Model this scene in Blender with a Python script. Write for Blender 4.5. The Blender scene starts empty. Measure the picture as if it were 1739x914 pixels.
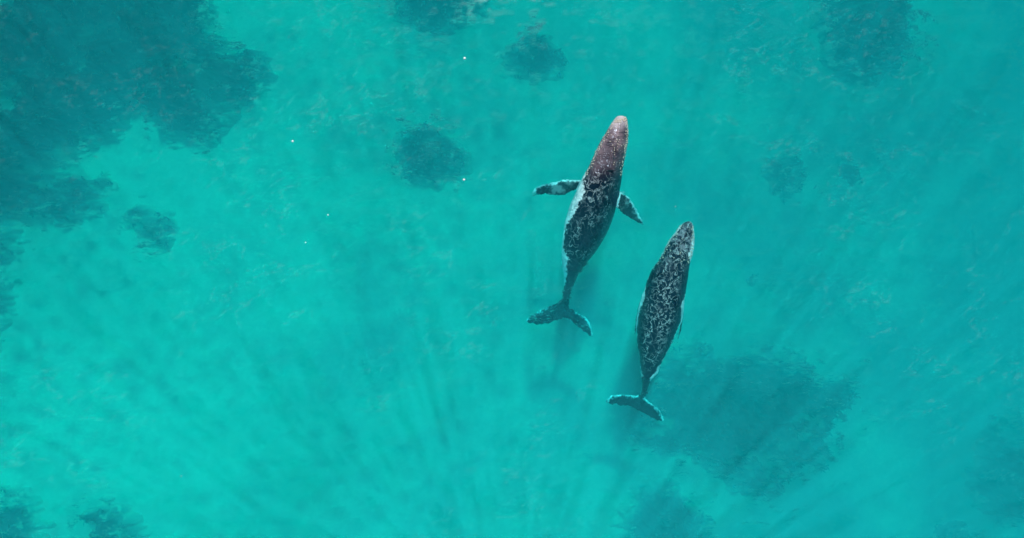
import bpy, math, random
import numpy as np

# ------------------------------------------------------------------ camera, sky, sun, exposure
scene = bpy.context.scene
COL = scene.collection
W, H = 1739.0, 914.0           # size of the photograph in pixels
PPM = 28.0                     # its pixels per metre at the sea surface
FOCAL = 1391.0                 # focal length in pixels (a drone's wide lens)
CAM_Z = FOCAL / PPM            # drone hovering about 50 m above the sea
SUN_ELEV, SUN_STRENGTH, SKY_STRENGTH, EXPOSURE = 62.0, 4.6, 0.07, -0.12

cam_data = bpy.data.cameras.new('camera')
cam = bpy.data.objects.new('camera', cam_data)
COL.objects.link(cam)
cam.location = (0, 0, CAM_Z)
cam_data.sensor_width = 36.0
cam_data.lens = 36.0 * FOCAL / W
cam_data.clip_end = 2000.0
scene.camera = cam

world = bpy.data.worlds.new('World')
scene.world = world
world.use_nodes = True
wn, wl = world.node_tree.nodes, world.node_tree.links
sky = wn.new('ShaderNodeTexSky')
sky.sky_type = 'NISHITA'
sky.sun_disc = False
sky.sun_elevation = math.radians(SUN_ELEV)
sky.sun_rotation = 0.0         # sun over the top of the picture (+Y)
wl.new(sky.outputs[0], wn['Background'].inputs['Color'])
wn['Background'].inputs['Strength'].default_value = SKY_STRENGTH

sun_data = bpy.data.lights.new('sun', 'SUN')
sun_data.energy = SUN_STRENGTH
sun_data.angle = math.radians(3.2)
sun_data.color = (1.0, 0.98, 0.95)
sun = bpy.data.objects.new('sun', sun_data)
COL.objects.link(sun)
sun.location = (0, 30, 60)
sun.rotation_euler = (-math.radians(90 - SUN_ELEV), 0, 0)

scene.view_settings.view_transform = 'Standard'
scene.view_settings.look = 'None'
scene.view_settings.gamma = 1.0
scene.view_settings.use_curve_mapping = False
scene.view_settings.exposure = EXPOSURE
scene.render.engine = 'CYCLES'
cy = scene.cycles
cy.max_bounces = 10
cy.volume_bounces = 4
cy.transparent_max_bounces = 16
cy.sample_clamp_indirect = 8.0
cy.use_denoising = True

# ------------------------------------------------------------------ helpers
def px(x, y, z=0.0):
    """the point at height z that the drone sees at picture position x, y"""
    k = (CAM_Z - z) / FOCAL
    return ((x - W / 2) * k, (H / 2 - y) * k, z)

_rs = np.random.RandomState(11)
_perm = _rs.rand(256, 256)

def vnoise(x, y):
    xi, yi = np.floor(x).astype(int), np.floor(y).astype(int)
    fx, fy = x - xi, y - yi
    fx, fy = fx * fx * (3 - 2 * fx), fy * fy * (3 - 2 * fy)
    a = _perm[xi & 255, yi & 255]; b = _perm[(xi + 1) & 255, yi & 255]
    c = _perm[xi & 255, (yi + 1) & 255]; d = _perm[(xi + 1) & 255, (yi + 1) & 255]
    return (a * (1 - fx) + b * fx) * (1 - fy) + (c * (1 - fx) + d * fx) * fy

def fbm(x, y, octaves=4, seed=0.0):
    v, amp, tot = 0.0, 1.0, 0.0
    for i in range(octaves):
        f = 2.03 ** i
        v = v + amp * vnoise(x * f + seed + 17.3 * i, y * f - seed * 0.7 + 9.1 * i)
        tot += amp; amp *= 0.5
    return v / tot

def smooth(a, b, x):
    t = np.clip((x - a) / (b - a), 0, 1)
    return t * t * (3 - 2 * t)

def grid_mesh(name, X, Y, Z, keep=None, attrs=None):
    """mesh over a regular grid of points, only its kept cells"""
    ny, nx = X.shape
    idx = np.arange(nx * ny).reshape(ny, nx)
    q = np.stack([idx[:-1, :-1], idx[:-1, 1:], idx[1:, 1:], idx[1:, :-1]], -1).reshape(-1, 4)
    if keep is not None:
        k = (keep[:-1, :-1] | keep[:-1, 1:] | keep[1:, 1:] | keep[1:, :-1]).reshape(-1)
        q = q[k]
    used = np.unique(q)
    remap = np.full(nx * ny, -1); remap[used] = np.arange(len(used))
    q = remap[q]
    co = np.stack([X.ravel(), Y.ravel(), Z.ravel()], -1)[used]
    me = bpy.data.meshes.new(name)
    me.vertices.add(len(co)); me.vertices.foreach_set('co', co.ravel().astype(np.float32))
    me.loops.add(q.size); me.loops.foreach_set('vertex_index', q.ravel().astype(np.int32))
    me.polygons.add(len(q)); me.polygons.foreach_set('loop_start', np.arange(0, q.size, 4, dtype=np.int32))
    me.update(calc_edges=True)
    me.polygons.foreach_set('use_smooth', np.ones(len(q), dtype=bool))
    for an, av in (attrs or {}).items():
        a = me.attributes.new(an, 'FLOAT', 'POINT')
        a.data.foreach_set('value', av.ravel()[used].astype(np.float32))
    me.validate(); me.update()
    return me

def link(name, me, mat, parent=None, **props):
    o = bpy.data.objects.new(name, me)
    COL.objects.link(o)
    if mat is not None and me is not None:
        me.materials.append(mat)
    if parent is not None:
        o.parent = parent
    for k, v in props.items():
        o[k] = v
    return o

def material(name):
    m = bpy.data.materials.new(name)
    m.use_nodes = True
    nt = m.node_tree
    nt.nodes.clear()
    out = nt.nodes.new('ShaderNodeOutputMaterial')
    return m, nt.nodes, nt.links, out

def ramp(nodes, stops):
    r = nodes.new('ShaderNodeValToRGB')
    e = r.color_ramp.elements
    while len(e) < len(stops):
        e.new(0.5)
    for el, (p, c) in zip(e, stops):
        el.position = p
        el.color = (*c, 1) if len(c) == 3 else c
    return r

def noise_node(nodes, links, vec, scale, detail=4.0, rough=0.55, typ='ShaderNodeTexNoise'):
    n = nodes.new(typ)
    n.inputs['Scale'].default_value = scale
    if typ == 'ShaderNodeTexNoise':
        n.inputs['Detail'].default_value = detail
        n.inputs['Roughness'].default_value = rough
    links.new(vec, n.inputs['Vector'])
    return n

# ------------------------------------------------------------------ materials
def sand_colour(n, l):
    """pale coral sand, darker towards the right"""
    g = n.new('ShaderNodeNewGeometry')
    n1 = noise_node(n, l, g.outputs['Position'], 0.11, 5.0, 0.6)
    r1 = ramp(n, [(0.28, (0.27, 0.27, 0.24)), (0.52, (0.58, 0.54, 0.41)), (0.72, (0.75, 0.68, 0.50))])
    sx = n.new('ShaderNodeSeparateXYZ'); l.new(g.outputs['Position'], sx.inputs[0])
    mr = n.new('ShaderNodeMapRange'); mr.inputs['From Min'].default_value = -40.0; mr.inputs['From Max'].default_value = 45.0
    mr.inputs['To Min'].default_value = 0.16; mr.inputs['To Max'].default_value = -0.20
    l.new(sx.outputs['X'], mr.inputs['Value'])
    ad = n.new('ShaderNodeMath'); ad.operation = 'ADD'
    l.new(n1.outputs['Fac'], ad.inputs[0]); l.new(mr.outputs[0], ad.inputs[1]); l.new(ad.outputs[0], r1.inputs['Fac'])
    n2 = noise_node(n, l, g.outputs['Position'], 3.0, 6.0, 0.7)
    mix = n.new('ShaderNodeMixRGB'); mix.blend_type = 'MULTIPLY'; mix.inputs['Fac'].default_value = 0.35
    r2 = ramp(n, [(0.3, (0.6, 0.6, 0.6)), (0.6, (1, 1, 1))])
    l.new(n2.outputs['Fac'], r2.inputs['Fac'])
    l.new(r1.outputs['Color'], mix.inputs[1]); l.new(r2.outputs['Color'], mix.inputs[2])
    return mix.outputs[0]

def make_sand():
    m, n, l, out = material('sand')
    b = n.new('ShaderNodeBsdfPrincipled'); b.inputs['Roughness'].default_value = 0.95
    b.inputs['Specular IOR Level'].default_value = 0.1
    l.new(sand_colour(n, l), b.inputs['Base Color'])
    l.new(b.outputs[0], out.inputs['Surface'])
    return m

def make_reef():
    m, n, l, out = material('reef_rock')
    b = n.new('ShaderNodeBsdfPrincipled'); b.inputs['Roughness'].default_value = 0.95
    b.inputs['Specular IOR Level'].default_value = 0.1
    g = n.new('ShaderNodeNewGeometry')
    n1 = noise_node(n, l, g.outputs['Position'], 0.8, 6.0, 0.65)
    r1 = ramp(n, [(0.35, (0.012, 0.016, 0.020)), (0.55, (0.035, 0.045, 0.045)), (0.75, (0.10, 0.11, 0.09))])
    l.new(n1.outputs['Fac'], r1.inputs['Fac'])
    a = n.new('ShaderNodeAttribute'); a.attribute_name = 'sandy'
    mix = n.new('ShaderNodeMixRGB')
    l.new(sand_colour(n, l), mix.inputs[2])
    l.new(a.outputs['Fac'], mix.inputs['Fac'])
    l.new(r1.outputs['Color'], mix.inputs[1])
    l.new(mix.outputs[0], b.inputs['Base Color'])
    l.new(b.outputs[0], out.inputs['Surface'])
    return m

def make_weed():
    m, n, l, out = material('seaweed')
    b = n.new('ShaderNodeBsdfPrincipled'); b.inputs['Roughness'].default_value = 0.7
    g = n.new('ShaderNodeNewGeometry')
    n1 = noise_node(n, l, g.outputs['Position'], 1.7, 3.0)
    r1 = ramp(n, [(0.35, (0.016, 0.022, 0.016)), (0.7, (0.06, 0.06, 0.03))])
    l.new(n1.outputs['Fac'], r1.inputs['Fac'])
    l.new(r1.outputs['Color'], b.inputs['Base Color'])
    l.new(b.outputs[0], out.inputs['Surface'])
    return m

def make_water():
    """clear tropical sea water: red is absorbed, a little blue-green is scattered"""
    m, n, l, out = material('sea_water')
    s = n.new('ShaderNodeVolumeScatter'); s.inputs['Color'].default_value = (0.14, 0.86, 1.0, 1)
    s.inputs['Density'].default_value = 0.037; s.inputs['Anisotropy'].default_value = -0.3
    a = n.new('ShaderNodeVolumeAbsorption'); a.inputs['Color'].default_value = (0.0, 0.972, 0.9725, 1)
    a.inputs['Density'].default_value = 0.45
    add = n.new('ShaderNodeAddShader')
    l.new(s.outputs[0], add.inputs[0]); l.new(a.outputs[0], add.inputs[1])
    l.new(add.outputs[0], out.inputs['Volume'])
    return m

def make_ripple():
    """crests of the sea surface: they mirror the sky and bend what lies below"""
    m, n, l, out = material('ripple_water')
    t = n.new('ShaderNodeBsdfTransparent')
    r = n.new('ShaderNodeBsdfRefraction'); r.inputs['IOR'].default_value = 1.14; r.inputs['Roughness'].default_value = 0.0
    gl = n.new('ShaderNodeBsdfGlossy'); gl.inputs['Roughness'].default_value = 0.12
    f = n.new('ShaderNodeFresnel'); f.inputs['IOR'].default_value = 1.3
    g = n.new('ShaderNodeNewGeometry')
    mp = n.new('ShaderNodeMapping'); mp.inputs['Scale'].default_value = (1.0, 2.0, 1.0); mp.inputs['Rotation'].default_value = (0, 0, 0.2)
    l.new(g.outputs['Position'], mp.inputs['Vector'])
    nz = noise_node(n, l, mp.outputs[0], 0.9, 3.0, 0.55)
    bp = n.new('ShaderNodeBump'); bp.inputs['Strength'].default_value = 1.0; bp.inputs['Distance'].default_value = 0.55
    l.new(nz.outputs['Fac'], bp.inputs['Height']); l.new(bp.outputs[0], r.inputs['Normal'])
    body = n.new('ShaderNodeMixShader')
    l.new(f.outputs[0], body.inputs['Fac'])
    l.new(r.outputs[0], body.inputs[1]); l.new(gl.outputs[0], body.inputs[2])
    a = n.new('ShaderNodeAttribute'); a.attribute_name = 'strength'
    fa = n.new('ShaderNodeAttribute'); fa.attribute_name = 'crest_sheen'
    df = n.new('ShaderNodeBsdfDiffuse'); df.inputs['Color'].default_value = (0.62, 0.80, 0.82, 1)  # pale diffuse colour in place of sky reflection on crests
    mix = n.new('ShaderNodeMixShader')
    l.new(a.outputs['Fac'], mix.inputs['Fac'])
    l.new(t.outputs[0], mix.inputs[1]); l.new(body.outputs[0], mix.inputs[2])
    clear = mix
    mix = n.new('ShaderNodeMixShader')
    l.new(fa.outputs['Fac'], mix.inputs['Fac'])
    l.new(clear.outputs[0], mix.inputs[1]); l.new(df.outputs[0], mix.inputs[2])
    l.new(mix.outputs[0], out.inputs['Surface'])
    return m

def make_skin(name, scale, bump, lo=0.40):
    m, n, l, out = material(name)
    b = n.new('ShaderNodeBsdfPrincipled')
    b.inputs['Roughness'].default_value = 0.17
    b.inputs['Specular IOR Level'].default_value = 0.45
    b.inputs['Specular Tint'].default_value = (0.6, 0.78, 1.0, 1)
    a = n.new('ShaderNodeAttribute'); a.attribute_name = 'pigment'
    tc = n.new('ShaderNodeTexCoord')
    n1 = noise_node(n, l, tc.outputs['Object'], scale * 0.6, 5.0, 0.6)
    r1 = ramp(n, [(0.35, (0.6, 0.65, 0.7)), (0.55, (1, 1, 1)), (0.75, (1.4, 1.35, 1.35))])
    l.new(n1.outputs['Fac'], r1.inputs['Fac'])
    mul = n.new('ShaderNodeMixRGB'); mul.blend_type = 'MULTIPLY'; mul.inputs['Fac'].default_value = 0.8
    l.new(a.outputs['Color'], mul.inputs[1]); l.new(r1.outputs['Color'], mul.inputs[2])
    w = noise_node(n, l, tc.outputs['Object'], scale, 2.5, 0.5)
    w.inputs['Distortion'].default_value = 0.6
    sb = n.new('ShaderNodeMath'); sb.operation = 'SUBTRACT'; sb.inputs[1].default_value = 0.5; l.new(w.outputs['Fac'], sb.inputs[0])
    ab = n.new('ShaderNodeMath'); ab.operation = 'ABSOLUTE'; l.new(sb.outputs[0], ab.inputs[0])
    rd = n.new('ShaderNodeMapRange'); rd.interpolation_type = 'SMOOTHSTEP'
    rd.inputs['From Min'].default_value = 0.0; rd.inputs['From Max'].default_value = 0.085
    rd.inputs['To Min'].default_value = 1.0; rd.inputs['To Max'].default_value = 0.0
    l.new(ab.outputs[0], rd.inputs['Value'])
    big = noise_node(n, l, tc.outputs['Object'], 1.0, 4.0)
    gate = ramp(n, [(lo, (0.05, 0.05, 0.05)), (lo + 0.20, (1, 1, 1))]); l.new(big.outputs['Fac'], gate.inputs['Fac'])
    add = n.new('ShaderNodeMath'); add.operation = 'MULTIPLY'
    l.new(rd.outputs[0], add.inputs[0]); l.new(gate.outputs['Color'], add.inputs[1])
    # net of rippling sunlight on the back, painted into the skin colour
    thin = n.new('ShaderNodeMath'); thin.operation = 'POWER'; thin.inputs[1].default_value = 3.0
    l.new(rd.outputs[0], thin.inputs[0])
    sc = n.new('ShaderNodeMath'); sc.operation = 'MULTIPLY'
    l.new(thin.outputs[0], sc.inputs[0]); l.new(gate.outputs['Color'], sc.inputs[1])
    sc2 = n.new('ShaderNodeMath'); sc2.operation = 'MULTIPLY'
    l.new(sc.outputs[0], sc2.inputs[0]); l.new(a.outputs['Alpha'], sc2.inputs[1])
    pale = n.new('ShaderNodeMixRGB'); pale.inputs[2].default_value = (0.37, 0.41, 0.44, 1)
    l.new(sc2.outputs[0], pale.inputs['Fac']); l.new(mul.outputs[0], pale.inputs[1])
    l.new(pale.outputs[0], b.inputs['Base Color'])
    bm = n.new('ShaderNodeBump'); bm.inputs['Strength'].default_value = bump; bm.inputs['Distance'].default_value = 0.07
    l.new(add.outputs[0], bm.inputs['Height'])
    l.new(bm.outputs[0], b.inputs['Normal'])
    l.new(b.outputs[0], out.inputs['Surface'])
    return m

def plain(name, col, rough):
    m, n, l, out = material(name)
    b = n.new('ShaderNodeBsdfPrincipled'); b.inputs['Roughness'].default_value = rough
    g = n.new('ShaderNodeNewGeometry')
    n1 = noise_node(n, l, g.outputs['Position'], 9.0, 3.0)
    r1 = ramp(n, [(0.3, tuple(c * 0.7 for c in col)), (0.7, col)])
    l.new(n1.outputs['Fac'], r1.inputs['Fac'])
    l.new(r1.outputs['Color'], b.inputs['Base Color'])
    l.new(b.outputs[0], out.inputs['Surface'])
    return m

SAND, REEF, WEED, WATER, RIPPLE = make_sand(), make_reef(), make_weed(), make_water(), make_ripple()
SPECK = plain('speck', (0.85, 0.86, 0.86), 0.8)
BARNACLE = plain('barnacle_shell', (0.55, 0.50, 0.42), 0.8)

# ------------------------------------------------------------------ seabed
def bed(x, y):
    """height of the sandy bottom: it falls away to the right"""
    base = -17.0 - 0.09 * x - 0.05 * y
    return np.clip(base, -24, -9.0) + 0.9 * (fbm(x * 0.07, y * 0.07, 3, 3.0) - 0.5) + 0.12 * (fbm(x * 0.8, y * 0.8, 2, 7.0) - 0.5)

def axis(lo, hi, fine_lo, fine_hi, step, coarse):
    return np.concatenate([np.arange(lo, fine_lo, coarse), np.arange(fine_lo, fine_hi, step), np.arange(fine_hi, hi + coarse, coarse)])
gx, gy = axis(-210, 210, -48, 48, 0.3, 6.0), axis(-210, 210, -32, 32, 0.3, 6.0)
X, Y = np.meshgrid(gx, gy)
link('seabed', grid_mesh('seabed', X, Y, bed(X, Y)), SAND, kind='structure', label='pale sandy seabed under the turquoise water')

# ------------------------------------------------------------------ sea water (its body)
def box_mesh(name, lo, hi):
    v = [(x, y, z) for x in (lo[0], hi[0]) for y in (lo[1], hi[1]) for z in (lo[2], hi[2])]
    f = [(0, 1, 3, 2), (4, 6, 7, 5), (0, 4, 5, 1), (2, 3, 7, 6), (0, 2, 6, 4), (1, 5, 7, 3)]
    me = bpy.data.meshes.new(name); me.from_pydata(v, [], f); me.update()
    return me
link('sea_water', box_mesh('sea_water', (-205, -205, -36), (205, 205, 0.0)), WATER, kind='structure', label='clear turquoise sea water over sand and reef')

# ------------------------------------------------------------------ reefs
def poly_dist(P, X, Y):
    """signed distance to a polygon, positive inside"""
    d = np.full(X.shape, 1e9); inside = np.zeros(X.shape, bool)
    n = len(P)
    for i in range(n):
        (ax, ay), (bx, by) = P[i], P[(i + 1) % n]
        ex, ey = bx - ax, by - ay
        t = np.clip(((X - ax) * ex + (Y - ay) * ey) / (ex * ex + ey * ey + 1e-9), 0, 1)
        d = np.minimum(d, np.hypot(X - ax - t * ex, Y - ay - t * ey))
        c = ((ay > Y) != (by > Y)) & (X < (bx - ax) * (Y - ay) / (by - ay + 1e-12) + ax)
        inside ^= c
    return np.where(inside, d, -d)

def ellipse(cx, cy, rx, ry, seed):
    r = random.Random(seed)
    k = [r.uniform(0.88, 1.12) for _ in range(14)]
    return [(cx + rx * k[i] * math.cos(i / 14 * 6.2832), cy + ry * k[i] * math.sin(i / 14 * 6.2832)) for i in range(14)]

def reef(label, outline, height, sandy=0.2, fringe=0.5, weed=3.0, seed=0):
    zc = float(bed(np.array(px(*np.mean(outline, 0), -16)[0]), np.array(px(*np.mean(outline, 0), -16)[1]))) + 0.15 * height
    P = [px(x, y, zc)[:2] for x, y in outline]
    xs, ys = [p[0] for p in P], [p[1] for p in P]
    step = 0.14
    X, Y = np.meshgrid(np.arange(min(xs) - 1.6, max(xs) + 1.6, step), np.arange(min(ys) - 1.6, max(ys) + 1.6, step))
    d = poly_dist(P, X, Y)
    d = d + fringe * 3.4 * (fbm(X * 0.55, Y * 0.55, 4, seed + 2.0) - 0.5) + fringe * 4.0 * (fbm(X * 1.0, Y * 2.4, 3, seed + 5.0) - 0.5)
    prof = smooth(0.2, 2.4, d) * 0.7 + smooth(-0.9, 0.6, d) * 0.3
    rough = fbm(X * 0.9, Y * 0.9, 4, seed + 8.0)
    Z = bed(X, Y) - 0.25 + (height * (0.35 + 0.9 * rough) + 0.85) * prof
    patch = smooth(0.56, 0.72, fbm(X * 0.35, Y * 0.35, 3, seed + 31.0)) * sandy * 2.0
    s = np.clip(patch + 1.0 - smooth(-0.75, 0.75, d), 0, 1.0)
    root = link('reef', None, None, label=label, category='reef', group='dark reefs on the seabed')
    cx, cy = float(np.mean(xs)), float(np.mean(ys))
    root.location = (cx, cy, float(bed(np.array(cx), np.array(cy))))
    mound = link('rock', grid_mesh('rock', X - cx, Y - cy, Z - root.location.z, d > -1.0, {'sandy': s}), REEF, root)
    # seaweed tufts leaning with the swell
    r = np.random.RandomState(seed + 40)
    cand = np.argwhere(d > -0.3)
    area = len(cand) * step * step
    n = min(int(area * weed), 2600)
    V, F = [], []
    for j in r.randint(0, len(cand), n):
        iy, ix = cand[j]
        if r.rand() < s[iy, ix] * 0.8:
            continue
        x0, y0, z0 = X[iy, ix] - cx + r.uniform(-.1, .1), Y[iy, ix] - cy + r.uniform(-.1, .1), Z[iy, ix] - root.location.z - 0.05
        for _ in range(5):
            a = r.uniform(0, 6.283); L = r.uniform(0.25, 0.6); w = r.uniform(0.03, 0.07)
            dx, dy = math.cos(a) * 0.7 + 0.35, math.sin(a) * 0.7 - 0.25
            nx_, ny_ = -dy, dx
            b = len(V)
            V += [(x0 - nx_ * w * .5, y0 - ny_ * w * .5, z0), (x0 + nx_ * w * .5, y0 + ny_ * w * .5, z0),
                  (x0 + dx * L * .5 + nx_ * w, y0 + dy * L * .5 + ny_ * w, z0 + L * .55), (x0 + dx * L * .5 - nx_ * w, y0 + dy * L * .5 - ny_ * w, z0 + L * .5),
                  (x0 + dx * L, y0 + dy * L, z0 + L * .6)]
            F += [(b, b + 1, b + 2, b + 3), (b + 3, b + 2, b + 4)]
    me = bpy.data.meshes.new('seaweed'); me.from_pydata(V, [], F); me.update()
    link('seaweed', me, WEED, root, kind='stuff')
    return root

reef('huge dark reef filling the top left corner with a ragged edge',
     [(-70, -70), (352, -70), (350, 0), (338, 45), (375, 72), (425, 92), (448, 112), (436, 138), (400, 152), (378, 192), (338, 225), (300, 224), (262, 196), (226, 172),
      (188, 224), (140, 240), (104, 256), (118, 290), (170, 312), (184, 335), (142, 356), (100, 366), (60, 352), (30, 364), (24, 410), (20, 470), (8, 540), (-8, 600), (-70, 640)],
     6.0, 0.14, 0.5, 3.0, 1)
reef('small ragged reef patch just below the huge corner reef', [(210, 352), (232, 346), (258, 360), (285, 368), (293, 388), (284, 410), (262, 418), (244, 402), (228, 384), (208, 374)], 3.0, 0.15, 0.35, 3.0, 2)
reef('dark reef cut by the top edge above the middle of the picture', [(680, -50), (824, -50), (818, 8), (790, 30), (750, 42), (712, 40), (686, 16)], 4.5, 0.15, 0.45, 3.0, 3)
reef('oval reef between the top edge and the larger whale', ellipse(910, 98, 48, 34, 4), 4.0, 0.12, 0.3, 3.0, 4)
reef('round dark reef off the larger whale\'s left flipper', ellipse(732, 262, 52, 48, 5), 4.5, 0.12, 0.3, 3.0, 5)
reef('large blurred reef cut by the top edge on the right', [(1388, -50), (1520, -50), (1546, 20), (1548, 70), (1520, 102), (1480, 130), (1442, 134), (1410, 104), (1392, 50)], 4.5, 0.2, 0.45, 2.5, 6)
reef('small round reef in open sand right of the larger whale', ellipse(1337, 298, 36, 32, 7), 2.0, 0.2, 0.3, 2.5, 7)
reef('faint little reef beside the small round reef', ellipse(1443, 291, 25, 23, 8), 0.25, 0.4, 0.25, 1.5, 8)
reef('tiny faint reef spot right of the smaller whale\'s back', ellipse(1276, 479, 16, 14, 9), 0.2, 0.5, 0.15, 1.5, 9)
reef('wide dark reef beyond the smaller whale\'s tail',
     [(1138, 590), (1180, 584), (1228, 616), (1296, 600), (1346, 602), (1380, 630), (1402, 656), (1448, 656), (1458, 676), (1430, 712), (1410, 742), (1398, 780), (1342, 792),
      (1318, 836), (1280, 846), (1240, 818), (1190, 786), (1104, 744), (1062, 716), (1075, 680), (1112, 640)], 4.5, 0.22, 0.55, 2.5, 10)
reef('rounded reef at the bottom edge below the smaller whale', [(1062, 870), (1082, 834), (1120, 822), (1160, 842), (1190, 880), (1196, 960), (1052, 960)], 4.5, 0.2, 0.45, 2.5, 11)
reef('long blurred reef cut by the right edge', [(1800, 690), (1720, 712), (1690, 735), (1668, 775), (1650, 812), (1660, 848), (1700, 880), (1740, 872), (1800, 880)], 4.5, 0.2, 0.45, 2.5, 12)
reef('faint low reef at the bottom edge near the right corner', [(1590, 900), (1612, 880), (1645, 884), (1668, 920), (1650, 960), (1580, 960)], 0.3, 0.5, 0.4, 2.0, 13)
reef('dark reef cut by the bottom left corner', [(-60, 840), (0, 846), (34, 868), (54, 900), (60, 960), (-60, 960)], 4.0, 0.2, 0.45, 2.5, 14)
reef('blurred reef at the bottom edge near the left corner', [(150, 872), (180, 858), (212, 872), (232, 900), (244, 960), (150, 960)], 3.5, 0.2, 0.45, 2.5, 15)

# ------------------------------------------------------------------ whales
def lerp_table(tab, x):
    t = sorted(tab)
    return float(np.interp(x, [a for a, b in t], [b for a, b in t]))

def ring_tube(rings):
    """closed skin over a row of equally long rings"""
    n = len(rings[0]); V, F = [], []
    for r in rings:
        V += [tuple(p) for p in r]
    for i in range(len(rings) - 1):
        for j in range(n):
            a, b = i * n + j, i * n + (j + 1) % n
            F.append((a, b, b + n, a + n))
    for k, rev in ((0, True), (len(rings) - 1, False)):
        c = len(V); V.append(tuple(np.mean(rings[k], 0)))
        for j in range(n):
            a, b = k * n + j, k * n + (j + 1) % n
            F.append((b, a, c) if rev else (a, b, c))
    return V, F

def body_rings(stations, ztop, aspect, n=40, roll=0.0):
    ys = [s[0] for s in stations]
    rings = []
    for y in np.linspace(ys[0], ys[-1], 150):
        L = float(np.interp(y, ys, [s[1] for s in stations])); R = float(np.interp(y, ys, [s[2] for s in stations]))
        zt = lerp_table(ztop, y); k0 = (CAM_Z - zt) / FOCAL
        hw = max((R - L) / 2 * k0, 0.02); hh = hw * lerp_table(aspect, y)
        zc = zt - hh
        ring = []
        for j in range(n):
            a = 2 * math.pi * j / n
            ca, sa = math.cos(a), math.sin(a)
            e = 1.05
            X = math.copysign(abs(ca) ** e, ca); Zs = math.copysign(abs(sa) ** e, sa)
            x, yy, _ = px((L + R) / 2 + (R - L) / 2 * X, y, zc)
            ring.append((x, yy, zc + hh * Zs - roll * X * hw * math.sin(math.pi * min(max((y - ys[0]) / (ys[-1] - ys[0]), 0), 1)) ** 0.7))
        rings.append(ring)
    return rings

def fin_rings(pairs, zs, thick, n=16, sub=5):
    m = len(pairs); rings = []; jag = random.Random(int(pairs[0][0][0]))
    for t in np.linspace(0, m - 1, (m - 1) * sub + 1):
        i = min(int(t), m - 2); f = t - i
        lead = np.array(pairs[i][0]) * (1 - f) + np.array(pairs[i + 1][0]) * f
        trail = np.array(pairs[i][1]) * (1 - f) + np.array(pairs[i + 1][1]) * f
        z = float(np.interp(t / (m - 1), np.linspace(0, 1, len(zs)), zs))
        knob = (lead - trail) / (np.linalg.norm(lead - trail) + 1e-6)    # knobbly leading edge, nicked trailing edge
        lead = lead + knob * jag.uniform(-1.3, 1.5); trail = trail + knob * jag.uniform(-1.2, 1.2)
        A, B = np.array(px(*lead, z)), np.array(px(*trail, z))
        c = (A + B) / 2; u = (A - B) / 2; ch = np.linalg.norm(u) * 2
        ring = []
        for j in range(n):
            a = 2 * math.pi * j / n
            p = c + u * math.cos(a) + np.array([0, 0, max(thick * ch, 0.06) * 0.5 * math.sin(a) * (1 + 0.4 * math.cos(a))])
            ring.append(p)
        rings.append(ring)
    return rings

def fuse(pieces, voxel, name):
    """join closed pieces into one continuous skin"""
    V, F = [], []
    for v, f in pieces:
        b = len(V); V += v; F += [tuple(i + b for i in q) for q in f]
    me = bpy.data.meshes.new(name); me.from_pydata(V, [], F); me.update()
    import bmesh
    bm = bmesh.new(); bm.from_mesh(me); bmesh.ops.recalc_face_normals(bm, faces=bm.faces); bm.to_mesh(me); bm.free()
    o = bpy.data.objects.new('fusing', me); COL.objects.link(o)
    r = o.modifiers.new('r', 'REMESH'); r.mode = 'VOXEL'; r.voxel_size = voxel
    s = o.modifiers.new('s', 'SMOOTH'); s.factor = 0.5; s.iterations = 4
    dg = bpy.context.evaluated_depsgraph_get()
    out = bpy.data.meshes.new_from_object(o.evaluated_get(dg)); out.name = name
    bpy.data.objects.remove(o); bpy.data.meshes.remove(me)
    return out

def coords(me):
    co = np.empty(len(me.vertices) * 3, np.float32); me.vertices.foreach_get('co', co)
    return co.reshape(-1, 3).astype(float)

def project(co):
    k = FOCAL / (CAM_Z - co[:, 2])
    return W / 2 + co[:, 0] * k, H / 2 - co[:, 1] * k

def set_pigment(me, rgb, caustic):  # alpha channel: amount of painted caustic light
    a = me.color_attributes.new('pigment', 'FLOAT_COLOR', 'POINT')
    a.data.foreach_set('color', np.concatenate([rgb, caustic[:, None]], 1).ravel().astype(np.float32))
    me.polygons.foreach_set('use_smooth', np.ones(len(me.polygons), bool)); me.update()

def dome(V, F, c, r, h, nrm=(0, 0, 1)):
    """small conical knob with a hollow top"""
    b = len(V); c = np.array(c); nz = np.array(nrm) / np.linalg.norm(nrm)
    t = np.cross(nz, (0.3, 1, 0.1)); t /= np.linalg.norm(t); s = np.cross(nz, t)
    for rr, hh in ((r, -0.3 * h), (0.8 * r, 0.6 * h), (0.4 * r, h)):
        for j in range(6):
            a = j * math.pi / 3
            V.append(tuple(c + t * rr * math.cos(a) + s * rr * math.sin(a) + nz * hh))
    V.append(tuple(c + nz * h * 0.7))
    for k in range(2):
        for j in range(6):
            F.append((b + k * 6 + j, b + k * 6 + (j + 1) % 6, b + (k + 1) * 6 + (j + 1) % 6, b + (k + 1) * 6 + j))
    for j in range(6):
        F.append((b + 12 + j, b + 12 + (j + 1) % 6, b + 18))

def knobs(me, spots, origin, seed, parent, name='barnacles'):
    co = coords(me); X, Yp = project(co); nr = np.array([v.normal[:] for v in me.vertices])
    r = random.Random(seed); V, F = [], []
    for (x, y, rad) in spots:
        d = (X - x) ** 2 + (Yp - y) ** 2 + np.where(nr[:, 2] > 0.0, 0, 1e6)
        i = int(np.argmin(d))
        if d[i] > 30:
            continue
        dome(V, F, co[i] - origin, rad * r.uniform(.7, 1.3), rad * r.uniform(.5, .9), nr[i])
    m = bpy.data.meshes.new(name); m.from_pydata(V, [], F); m.update()
    link(name, m, BARNACLE, parent, kind='stuff')

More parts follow.
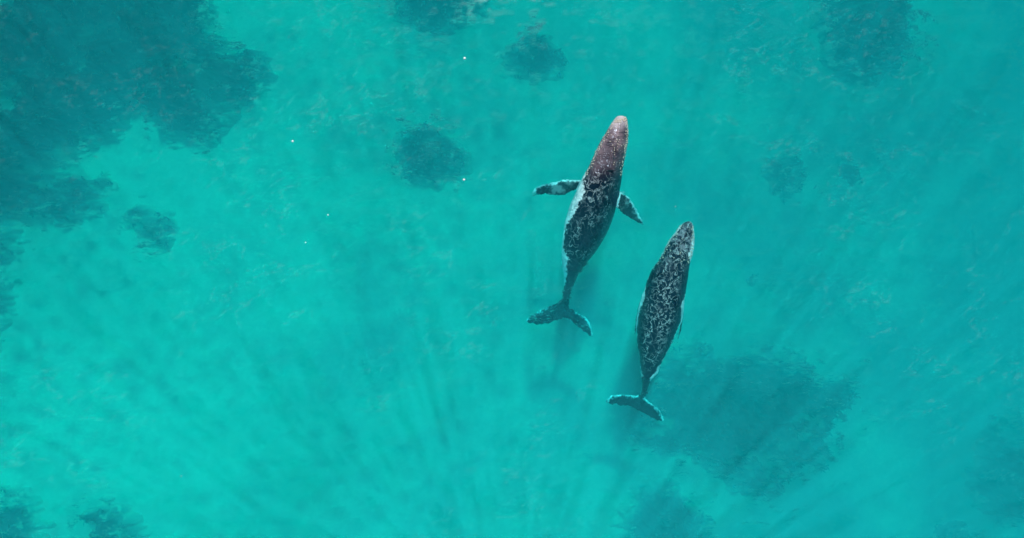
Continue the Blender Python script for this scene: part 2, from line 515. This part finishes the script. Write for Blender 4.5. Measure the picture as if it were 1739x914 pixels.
def finish_whale(me, label, rgb, caustic, base_px, z):
    origin = np.array(px(*base_px, z))
    set_pigment(me, rgb, caustic)
    root = link('whale', None, None, label=label, category='whale', group='humpback whales swimming side by side')
    root.location = origin
    return root, origin

def place_body(me, origin, skin, root):
    co = coords(me) - origin
    me.vertices.foreach_set('co', co.ravel().astype(np.float32)); me.update()
    return link('body', me, skin, root)

def paint(co, X, Yp, seed):
    n = fbm(co[:, 0] * 2.2, co[:, 1] * 2.2, 4, seed)
    n2 = fbm(co[:, 0] * 8 + co[:, 2] * 3, co[:, 1] * 8, 3, seed + 4)
    return n, n2

DARK = np.array([0.003, 0.012, 0.026]); WHITE = np.array([0.82, 0.84, 0.86]); GREY = np.array([0.20, 0.19, 0.20])
def blend(rgb, col, f):
    f = np.clip(f, 0, 1)[:, None]
    return rgb * (1 - f) + np.array(col) * f

def seg_dist(P, X, Y):
    d = np.full(X.shape, 1e9)
    for (ax, ay), (bx, by) in zip(P[:-1], P[1:]):
        ex, ey = bx - ax, by - ay
        t = np.clip(((X - ax) * ex + (Y - ay) * ey) / (ex * ex + ey * ey + 1e-9), 0, 1)
        d = np.minimum(d, np.hypot(X - ax - t * ex, Y - ay - t * ey))
    return d

# the larger whale, its head at the surface
ST1 = [(197, 1049, 1059), (199, 1046, 1063), (203, 1043, 1065.5), (211, 1037, 1066.5), (228, 1027, 1068), (243, 1018, 1067), (257, 1011, 1064.5), (271, 1005, 1061.5), (286, 998, 1058.5), (303, 988, 1057),
       (322, 980, 1054), (348, 967.5, 1049), (365, 962, 1044.5), (380, 958, 1039), (400, 955, 1030), (415, 953.5, 1021), (430, 953, 1011), (449, 954, 995), (467, 957, 982),
       (488, 957.5, 973), (504, 955, 966.5), (514, 953.5, 967), (532, 956, 964)]
ZT1 = [(197, -0.02), (204, 0.05), (240, 0.12), (285, 0.10), (300, -0.02), (330, -0.45), (380, -1.0), (420, -1.5), (460, -2.4), (500, -4.0), (532, -4.7)]
AS1 = [(197, 0.7), (230, 0.75), (300, 0.85), (420, 0.95), (470, 1.25), (505, 1.4), (532, 0.5)]
FL1 = [((996, 308), (992, 334)), ((984, 306), (980, 325)), ((971, 305), (972, 324)), ((957, 305), (958, 333)), ((942, 310), (948, 332)), ((931, 311), (936, 331.5)), ((917, 314.5), (924, 330)), ((907, 321), (911, 331.5)), ((902, 328), (903.5, 331.5))]
FR1 = [((1043, 322), (1040, 352)), ((1056, 327), (1051, 355)), ((1069, 336), (1057, 364)), ((1078.5, 352), (1068, 370)), ((1086.5, 366), (1078, 376.5)), ((1092, 376), (1086, 381)), ((1093, 379.5), (1090, 382))]
KL1 = [((962, 506), (960, 541)), ((951, 511), (952, 542)), ((935, 519), (938, 548.5)), ((918, 526.5), (920, 551.5)), ((905, 534), (907, 551.5)), ((896, 541), (898, 549.5)), ((893, 545), (894.5, 548))]
KR1 = [((958, 508), (960, 541)), ((968, 524), (964, 542)), ((980, 530), (975, 551)), ((992, 537), (986, 559.5)), ((1001, 547), (996, 567)), ((1005, 558), (1002, 572)), ((1007, 568), (1005.5, 574))]

def whale_one():
    ridge = [(215, 1052), (240, 1047), (262, 1041), (285, 1037)]
    pieces = [ring_tube(body_rings(ST1, ZT1, AS1, roll=0.3)),
              ring_tube(fin_rings(FL1, [-1.0, -1.9, -2.4, -2.7], 0.22)), ring_tube(fin_rings(FR1, [-1.2, -2.4, -3.0], 0.22)),
              ring_tube(fin_rings(KL1, [-4.6, -4.7, -4.6], 0.16)), ring_tube(fin_rings(KR1, [-4.6, -4.8, -4.9], 0.16))]
    # median head ridge with the blowhole guard, and the small hooked dorsal fin
    rr = []
    for t in np.linspace(0, 1, 20):
        y = 208 + t * 82; x = float(np.interp(y, [a for a, b in ridge], [b for a, b in ridge]))
        z = lerp_table(ZT1, y) - 0.02; w = 0.06 + 0.22 * max(0, (t - 0.75) / 0.25) ** 1.5; h = 0.07 + 0.06 * t
        if t > 0.97: h *= 0.5
        c = np.array(px(x, y, z))
        rr.append([c + np.array([w * math.cos(a), 0, h * math.sin(a)]) for a in np.linspace(0, 2 * math.pi, 12, endpoint=False)])
    pieces.append(ring_tube(rr))
    rr = []
    for t in np.linspace(0, 1, 14):
        y = 404 + t * 34; x = 992 - t * 13
        z = lerp_table(ZT1, y) - 0.06; h = 0.04 + 0.30 * (t ** 1.6) * (1 - t) ** 0.5 * 2.2
        c = np.array(px(x, y, z)); w = 0.05 + 0.06 * math.sin(math.pi * t)
        rr.append([c + np.array([w * math.cos(a), 0, h * math.sin(a)]) for a in np.linspace(0, 2 * math.pi, 12, endpoint=False)])
    pieces.append(ring_tube(rr))
    me = fuse(pieces, 0.045, 'whale_body')
    co = coords(me); X, Yp = project(co); n, n2 = paint(co, X, Yp, 3.0)
    nr = np.array([v.normal[:] for v in me.vertices])
    ys = np.clip(Yp, 197, 532)
    L = np.interp(ys, [s[0] for s in ST1], [s[1] for s in ST1]); R = np.interp(ys, [s[0] for s in ST1], [s[2] for s in ST1])
    u = (X - L) / (R - L)
    rgb = np.tile(DARK, (len(co), 1))
    head = smooth(320, 225, Yp)
    rgb = blend(rgb, (0.27, 0.205, 0.225), head * (0.45 + 1.3 * (n - 0.35)))
    rgb = blend(rgb, (0.6, 0.54, 0.56), smooth(226, 203, Yp) * (0.4 + n))
    onbody = (u > -0.03) & (u < 1.03)
    lip = smooth(0.10, 0.0, np.minimum(u, 1 - u)) * smooth(300, 240, Yp) * onbody
    rgb = blend(rgb, (0.6, 0.58, 0.56), lip * smooth(0.42, 0.55, n2))
    # white flank and belly
    rgb = blend(rgb, WHITE, smooth(-0.25, -0.6, nr[:, 2]) * onbody)
    edge = np.interp(Yp, [286, 300, 318, 345, 372, 392, 420, 440, 462, 484], [0, 4.0, 13.0, 17.0, 8.0, 4.0, 3.5, 11.0, 7.0, 0])
    rgb = blend(rgb, WHITE, smooth(1.0, -1.0, (X - L) - edge * (0.35 + 1.3 * n) + 9 * (n2 - 0.5)) * onbody * (Yp > 285) * (Yp < 486))
    edge = np.interp(Yp, [325, 340, 365, 385], [0, 2.0, 2.0, 0])
    rgb = blend(rgb, WHITE, smooth(0.7, -0.7, (R - X) - edge + 2 * (n2 - 0.5)) * onbody * (Yp > 325) * (Yp < 385))
    rgb = blend(rgb, (0.4, 0.4, 0.4), smooth(7, 2, np.hypot(X - 986, (Yp - 470) * 0.5)) * smooth(0.45, 0.6, n2))
    # flippers: white leading edge, grey clouds
    for fin, side in ((FL1, -1), (FR1, 1)):
        lead = [p[0] for p in fin]
        onfin = (Yp > 295) & (Yp < 390) & ((u < -0.02) if side < 0 else (u > 1.02))
        d = seg_dist(lead, X, Yp)
        rgb = blend(rgb, np.array([0.02, 0.035, 0.042]), onfin * 0.9)
        rgb = blend(rgb, WHITE, onfin * smooth(4.5, 1.5, d + 7 * (n2 - 0.5)) * 0.9)
        rgb = blend(rgb, WHITE, onfin * smooth(0.52, 0.68, n) * 0.22)
    fl = (Yp > 500)
    rgb = blend(rgb, np.array([0.010, 0.018, 0.024]), fl * 0.8)
    for fin in (KL1, KR1):
        d = seg_dist([p[0] for p in fin[2:]], X, Yp)
        rgb = blend(rgb, WHITE, fl * smooth(5.0, 1.0, d + 9 * (n2 - 0.43)) * 0.95)
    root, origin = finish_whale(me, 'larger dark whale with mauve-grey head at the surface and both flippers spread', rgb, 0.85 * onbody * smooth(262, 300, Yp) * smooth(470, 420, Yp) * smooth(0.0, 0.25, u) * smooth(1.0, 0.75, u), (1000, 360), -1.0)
    r = random.Random(5)
    spots = [(r.gauss(1047, 8), r.gauss(245, 14), 0.035) for _ in range(34)]
    for y in np.arange(203, 300, 3.5):
        Lx = np.interp(y, [s[0] for s in ST1], [s[1] for s in ST1]); Rx = np.interp(y, [s[0] for s in ST1], [s[2] for s in ST1])
        for _ in range(2):
            spots += [(Lx + r.uniform(1, 6), y + r.uniform(-2, 2), 0.045), (Rx - r.uniform(1, 5), y + r.uniform(-2, 2), 0.045)]
    spots += [(r.uniform(1046, 1064), r.uniform(199, 209), 0.06) for _ in range(26)]
    knobs(me, spots, origin, 6, root)
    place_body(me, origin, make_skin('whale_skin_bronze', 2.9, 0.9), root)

# the smaller whale, swimming a little below the surface
ST2 = [(376, 1166, 1172), (378, 1161, 1175), (384, 1154, 1177.5), (395, 1146.5, 1179), (406, 1137.5, 1179.5), (419, 1130, 1178.5), (434, 1123, 1176), (445, 1117, 1172), (456, 1108, 1170), (476, 1099, 1167.5),
       (504, 1091, 1163), (526, 1086, 1159.5), (546, 1083, 1156), (562, 1082, 1149), (577, 1081.5, 1143), (590, 1083, 1137), (606, 1086, 1128.5), (619, 1086.5, 1122), (634, 1088, 1117),
       (646, 1090.5, 1105), (660, 1090.5, 1100), (674, 1087, 1096), (694, 1088, 1093)]
ZT2 = [(376, -0.9), (390, -0.75), (430, -0.7), (500, -0.75), (560, -1.0), (600, -1.4), (640, -2.0), (670, -3.4), (694, -4.1)]
AS2 = [(376, 0.6), (410, 0.75), (480, 0.85), (590, 0.95), (640, 1.25), (672, 1.4), (694, 0.5)]
FL2 = [((1106, 476), (1104, 500)), ((1098, 484), (1096, 508)), ((1090, 502), (1090, 522)), ((1084, 520), (1086, 538)), ((1080, 540), (1084, 553)), ((1078, 556), (1082, 565)), ((1077, 566), (1079, 570))]
FR2 = [((1154, 486), (1148, 512)), ((1163, 500), (1157, 524)), ((1162, 520), (1156, 542)), ((1160, 540), (1154, 560)), ((1157, 560), (1151, 572)), ((1153, 573), (1149, 580)), ((1150, 580), (1148, 583))]
KL2 = [((1093, 668), (1093, 702)), ((1081, 671), (1081, 696)), ((1066, 670), (1066, 690)), ((1050, 670), (1052, 688.5)), ((1038, 672), (1040, 687.5)), ((1031, 677), (1032, 685.5)), ((1028, 681), (1029, 684.5))]
KR2 = [((1090, 670), (1088, 700)), ((1096, 677), (1095, 703)), ((1107, 685), (1106, 710)), ((1116, 692), (1114, 714)), ((1122, 699), (1120.5, 716)), ((1126, 708), (1124.5, 716.5)), ((1127.5, 713), (1127, 715.5))]

def whale_two():
    pieces = [ring_tube(body_rings(ST2, ZT2, AS2)),
              ring_tube(fin_rings(FL2, [-1.4, -2.2, -3.0], 0.22)), ring_tube(fin_rings(FR2, [-1.4, -2.4, -3.2], 0.22)),
              ring_tube(fin_rings(KL2, [-4.0, -4.0, -3.9], 0.16)), ring_tube(fin_rings(KR2, [-4.0, -4.1, -4.0], 0.16))]
    rr = []
    for t in np.linspace(0, 1, 20):
        y = 388 + t * 72; x = 1168 - t * 24
        z = lerp_table(ZT2, y) - 0.02; w = 0.06 + 0.2 * max(0, (t - 0.75) / 0.25) ** 1.5; h = 0.06 + 0.06 * t
        c = np.array(px(x, y, z))
        rr.append([c + np.array([w * math.cos(a), 0, h * math.sin(a)]) for a in np.linspace(0, 2 * math.pi, 12, endpoint=False)])
    pieces.append(ring_tube(rr))
    rr = []
    for t in np.linspace(0, 1, 14):
        y = 578 + t * 32; x = 1114 - t * 8
        z = lerp_table(ZT2, y) - 0.06; h = 0.04 + 0.28 * (t ** 1.6) * (1 - t) ** 0.5 * 2.2
        c = np.array(px(x, y, z)); w = 0.05 + 0.06 * math.sin(math.pi * t)
        rr.append([c + np.array([w * math.cos(a), 0, h * math.sin(a)]) for a in np.linspace(0, 2 * math.pi, 12, endpoint=False)])
    pieces.append(ring_tube(rr))
    me = fuse(pieces, 0.045, 'whale_body')
    co = coords(me); X, Yp = project(co); n, n2 = paint(co, X, Yp, 13.0)
    nr = np.array([v.normal[:] for v in me.vertices])
    ys = np.clip(Yp, 376, 694)
    L = np.interp(ys, [s[0] for s in ST2], [s[1] for s in ST2]); R = np.interp(ys, [s[0] for s in ST2], [s[2] for s in ST2])
    u = (X - L) / (R - L)
    onbody = (u > -0.03) & (u < 1.03)
    rgb = np.tile(DARK, (len(co), 1))
    rgb = blend(rgb, (0.26, 0.26, 0.30), smooth(470, 400, Yp) * smooth(0.45, 0.62, n2 * 0.6 + n * 0.4) * 0.9)
    rgb = blend(rgb, WHITE, smooth(-0.25, -0.6, nr[:, 2]) * onbody)
    edge = np.interp(Yp, [380, 405, 420, 434, 444], [1.0, 3.5, 5.0, 7.0, 0])
    rgb = blend(rgb, WHITE, smooth(1.0, -1.0, (R - X) - edge + 6 * (n2 - 0.5)) * onbody * (Yp < 446))
    edge = np.interp(Yp, [376, 395, 425, 445, 482, 492, 505, 516, 530, 612, 640], [2, 2.5, 1.5, 0, 0, 1.0, 4.5, 3.0, 0, 0, 2.5])
    rgb = blend(rgb, WHITE, smooth(1.0, -1.0, (X - L) - edge + 4 * (n2 - 0.5)) * onbody * (Yp < 642))
    edge = np.interp(Yp, [503, 514, 528, 538, 615, 630, 642, 648], [0, 3.0, 2.5, 0, 0, 4.5, 5.0, 0])
    rgb = blend(rgb, WHITE, smooth(1.0, -1.0, (R - X) - edge + 4 * (n2 - 0.5)) * onbody * (Yp > 500) * (Yp < 648))
    fin = (~onbody) & (Yp < 600)
    rgb = blend(rgb, np.array([0.015, 0.03, 0.036]), fin * 0.9)
    rgb = blend(rgb, WHITE, fin * smooth(0.52, 0.66, n2) * 0.3)
    fl = Yp > 664
    rgb = blend(rgb, np.array([0.010, 0.018, 0.024]), fl * 0.8)
    for k in (KL2, KR2):
        d = seg_dist([p[0] for p in k[1:]], X, Yp)
        rgb = blend(rgb, WHITE, fl * smooth(5.5, 1.5, d + 9 * (n2 - 0.42)) * 0.9)
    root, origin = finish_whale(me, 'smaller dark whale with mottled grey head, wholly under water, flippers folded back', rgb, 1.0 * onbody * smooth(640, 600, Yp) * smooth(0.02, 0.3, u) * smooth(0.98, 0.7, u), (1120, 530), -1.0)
    r = random.Random(9)
    spots = []
    for y in np.arange(384, 450, 3):
        Lx = np.interp(y, [s[0] for s in ST2], [s[1] for s in ST2]); Rx = np.interp(y, [s[0] for s in ST2], [s[2] for s in ST2])
        spots += [(Lx + r.uniform(1, 6), y + r.uniform(-2, 2), 0.05), (Rx - r.uniform(1, 5), y + r.uniform(-2, 2), 0.05), (r.uniform(Lx, Rx), y, 0.045)]
    knobs(me, spots, origin, 10, root)
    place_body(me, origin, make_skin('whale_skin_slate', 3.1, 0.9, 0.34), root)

whale_one()
whale_two()

# ------------------------------------------------------------------ ripples on the surface
def ripples():
    step = 0.10
    X, Y = np.meshgrid(np.arange(-44, 44, step), np.arange(-28, 28, step))
    r = np.random.RandomState(4)
    wx = X + 1.2 * (fbm(X * 0.35, Y * 0.35, 2, 50.0) - 0.5); wy = Y + 1.2 * (fbm(X * 0.35, Y * 0.35, 2, 60.0) - 0.5)
    Z = np.zeros_like(X)
    for i in range(46):
        lam = 0.55 * 1.065 ** i * r.uniform(0.9, 1.1)
        a = math.radians(78) + r.normal(0, 0.55)
        k = 2 * math.pi / lam
        amp = 0.0009 * lam ** 0.9
        Z += amp * np.sin(k * (wx * math.cos(a) + wy * math.sin(a)) + r.uniform(0, 6.28))
    Z += 0.012 * (fbm(X * 1.3, Y * 2.2, 3, 90.0) - 0.5)
    Z += 0.006 * (fbm(X * 3.5, Y * 5.0, 2, 95.0) - 0.5)
    m = fbm(X * 1.5, Y * 2.0, 4, 70.0) + 0.3 * (fbm(X * 0.12, Y * 0.14, 2, 80.0) - 0.5)
    # thin pale lines painting the sky's reflection on the small crests
    U, V_ = X * 0.97 + Y * 0.24, Y * 0.97 - X * 0.24
    rn = fbm(U * 0.75, V_ * 1.7, 4, 120.0)
    crest_sheen = smooth(0.028, 0.0, np.abs(rn - 0.5)) * smooth(0.44, 0.64, fbm(X * 0.5, Y * 0.7, 3, 140.0)) * smooth(0.40, 0.62, fbm(X * 0.07, Y * 0.07 + 3, 2, 150.0) + 0.004 * Y)
    crest_sheen = crest_sheen * (0.4 + 1.2 * fbm(X * 3.0, Y * 3.0, 2, 160.0))
    # the whales calm the surface over their backs
    pxs, pys = W / 2 + X * PPM, H / 2 - Y * PPM
    out = np.zeros_like(X)
    for ST, top in ((ST1, 300.0), (ST2, 376.0)):
        L = np.interp(pys, [t[0] for t in ST], [t[1] for t in ST]); R = np.interp(pys, [t[0] for t in ST], [t[2] for t in ST])
        ins = smooth(-3, 3, np.minimum(pxs - L, R - pxs)) * (pys > ST[0][0] - 2) * (pys < ST[-1][0])
        m = m - 0.02 * ins - 0.5 * ins * smooth(top + 12, top - 12, pys)
        crest_sheen = crest_sheen * (1 - ins)
    s = smooth(0.52, 0.64, m) * smooth(0.25, 0.6, fbm(X * 3.2, Y * 4.4, 2, 180.0))
    me = grid_mesh('ripples', X, Y, Z + 0.16, (s > 0.02) | (crest_sheen > 0.05), {'strength': s * 0.95, 'crest_sheen': np.clip(crest_sheen, 0, 1) * 0.032})
    link('ripples', me, RIPPLE, kind='stuff', label='soft ripples scattered over the sea surface')
ripples()

# ------------------------------------------------------------------ white flecks on the sea
def fleck(label, x, y, size, seed):
    r = random.Random(seed); V, F = [], []
    n, rings = 9, ((0.0, -0.35), (0.75, -0.3), (1.0, 0.0), (0.7, 0.45), (0.0, 0.6))
    V.append((0, 0, -0.35 * size))
    for rad, h in rings[1:-1]:
        for j in range(n):
            k = size * rad * r.uniform(.75, 1.2); a = j / n * 6.2832
            V.append((k * math.cos(a), k * math.sin(a) * 0.85, h * size))
    V.append((0, 0, 0.6 * size))
    for j in range(n):
        F.append((0, 1 + (j + 1) % n, 1 + j)); F.append((1 + 2 * n + j, 1 + 2 * n + (j + 1) % n, len(V) - 1))
        for k in range(2):
            a, b = 1 + k * n + j, 1 + k * n + (j + 1) % n
            F.append((a, b, b + n, a + n))
    me = bpy.data.meshes.new('white_fleck'); me.from_pydata(V, [], F); me.update()
    o = link('white_fleck', me, SPECK, label=label, category='speck', group='white flecks on the sea')
    o.location = px(x, y, 0.25)
fleck('round white fleck left of the oval reef near the top', 789, 99, 0.085, 1)
fleck('round white fleck below the round dark reef', 788, 305, 0.075, 2)
fleck('white fleck right of the huge corner reef', 497, 240, 0.075, 3)
fleck('tiny white fleck in open water left of the round dark reef', 557, 365, 0.05, 4)
fleck('tiny white fleck just above the smaller whale\'s head', 1147, 351, 0.032, 5)
fleck('tiny faint fleck far left of the larger whale\'s tail', 519, 412, 0.04, 6)
fleck('tiny pale fleck in the lower left open water', 308, 809, 0.032, 7)
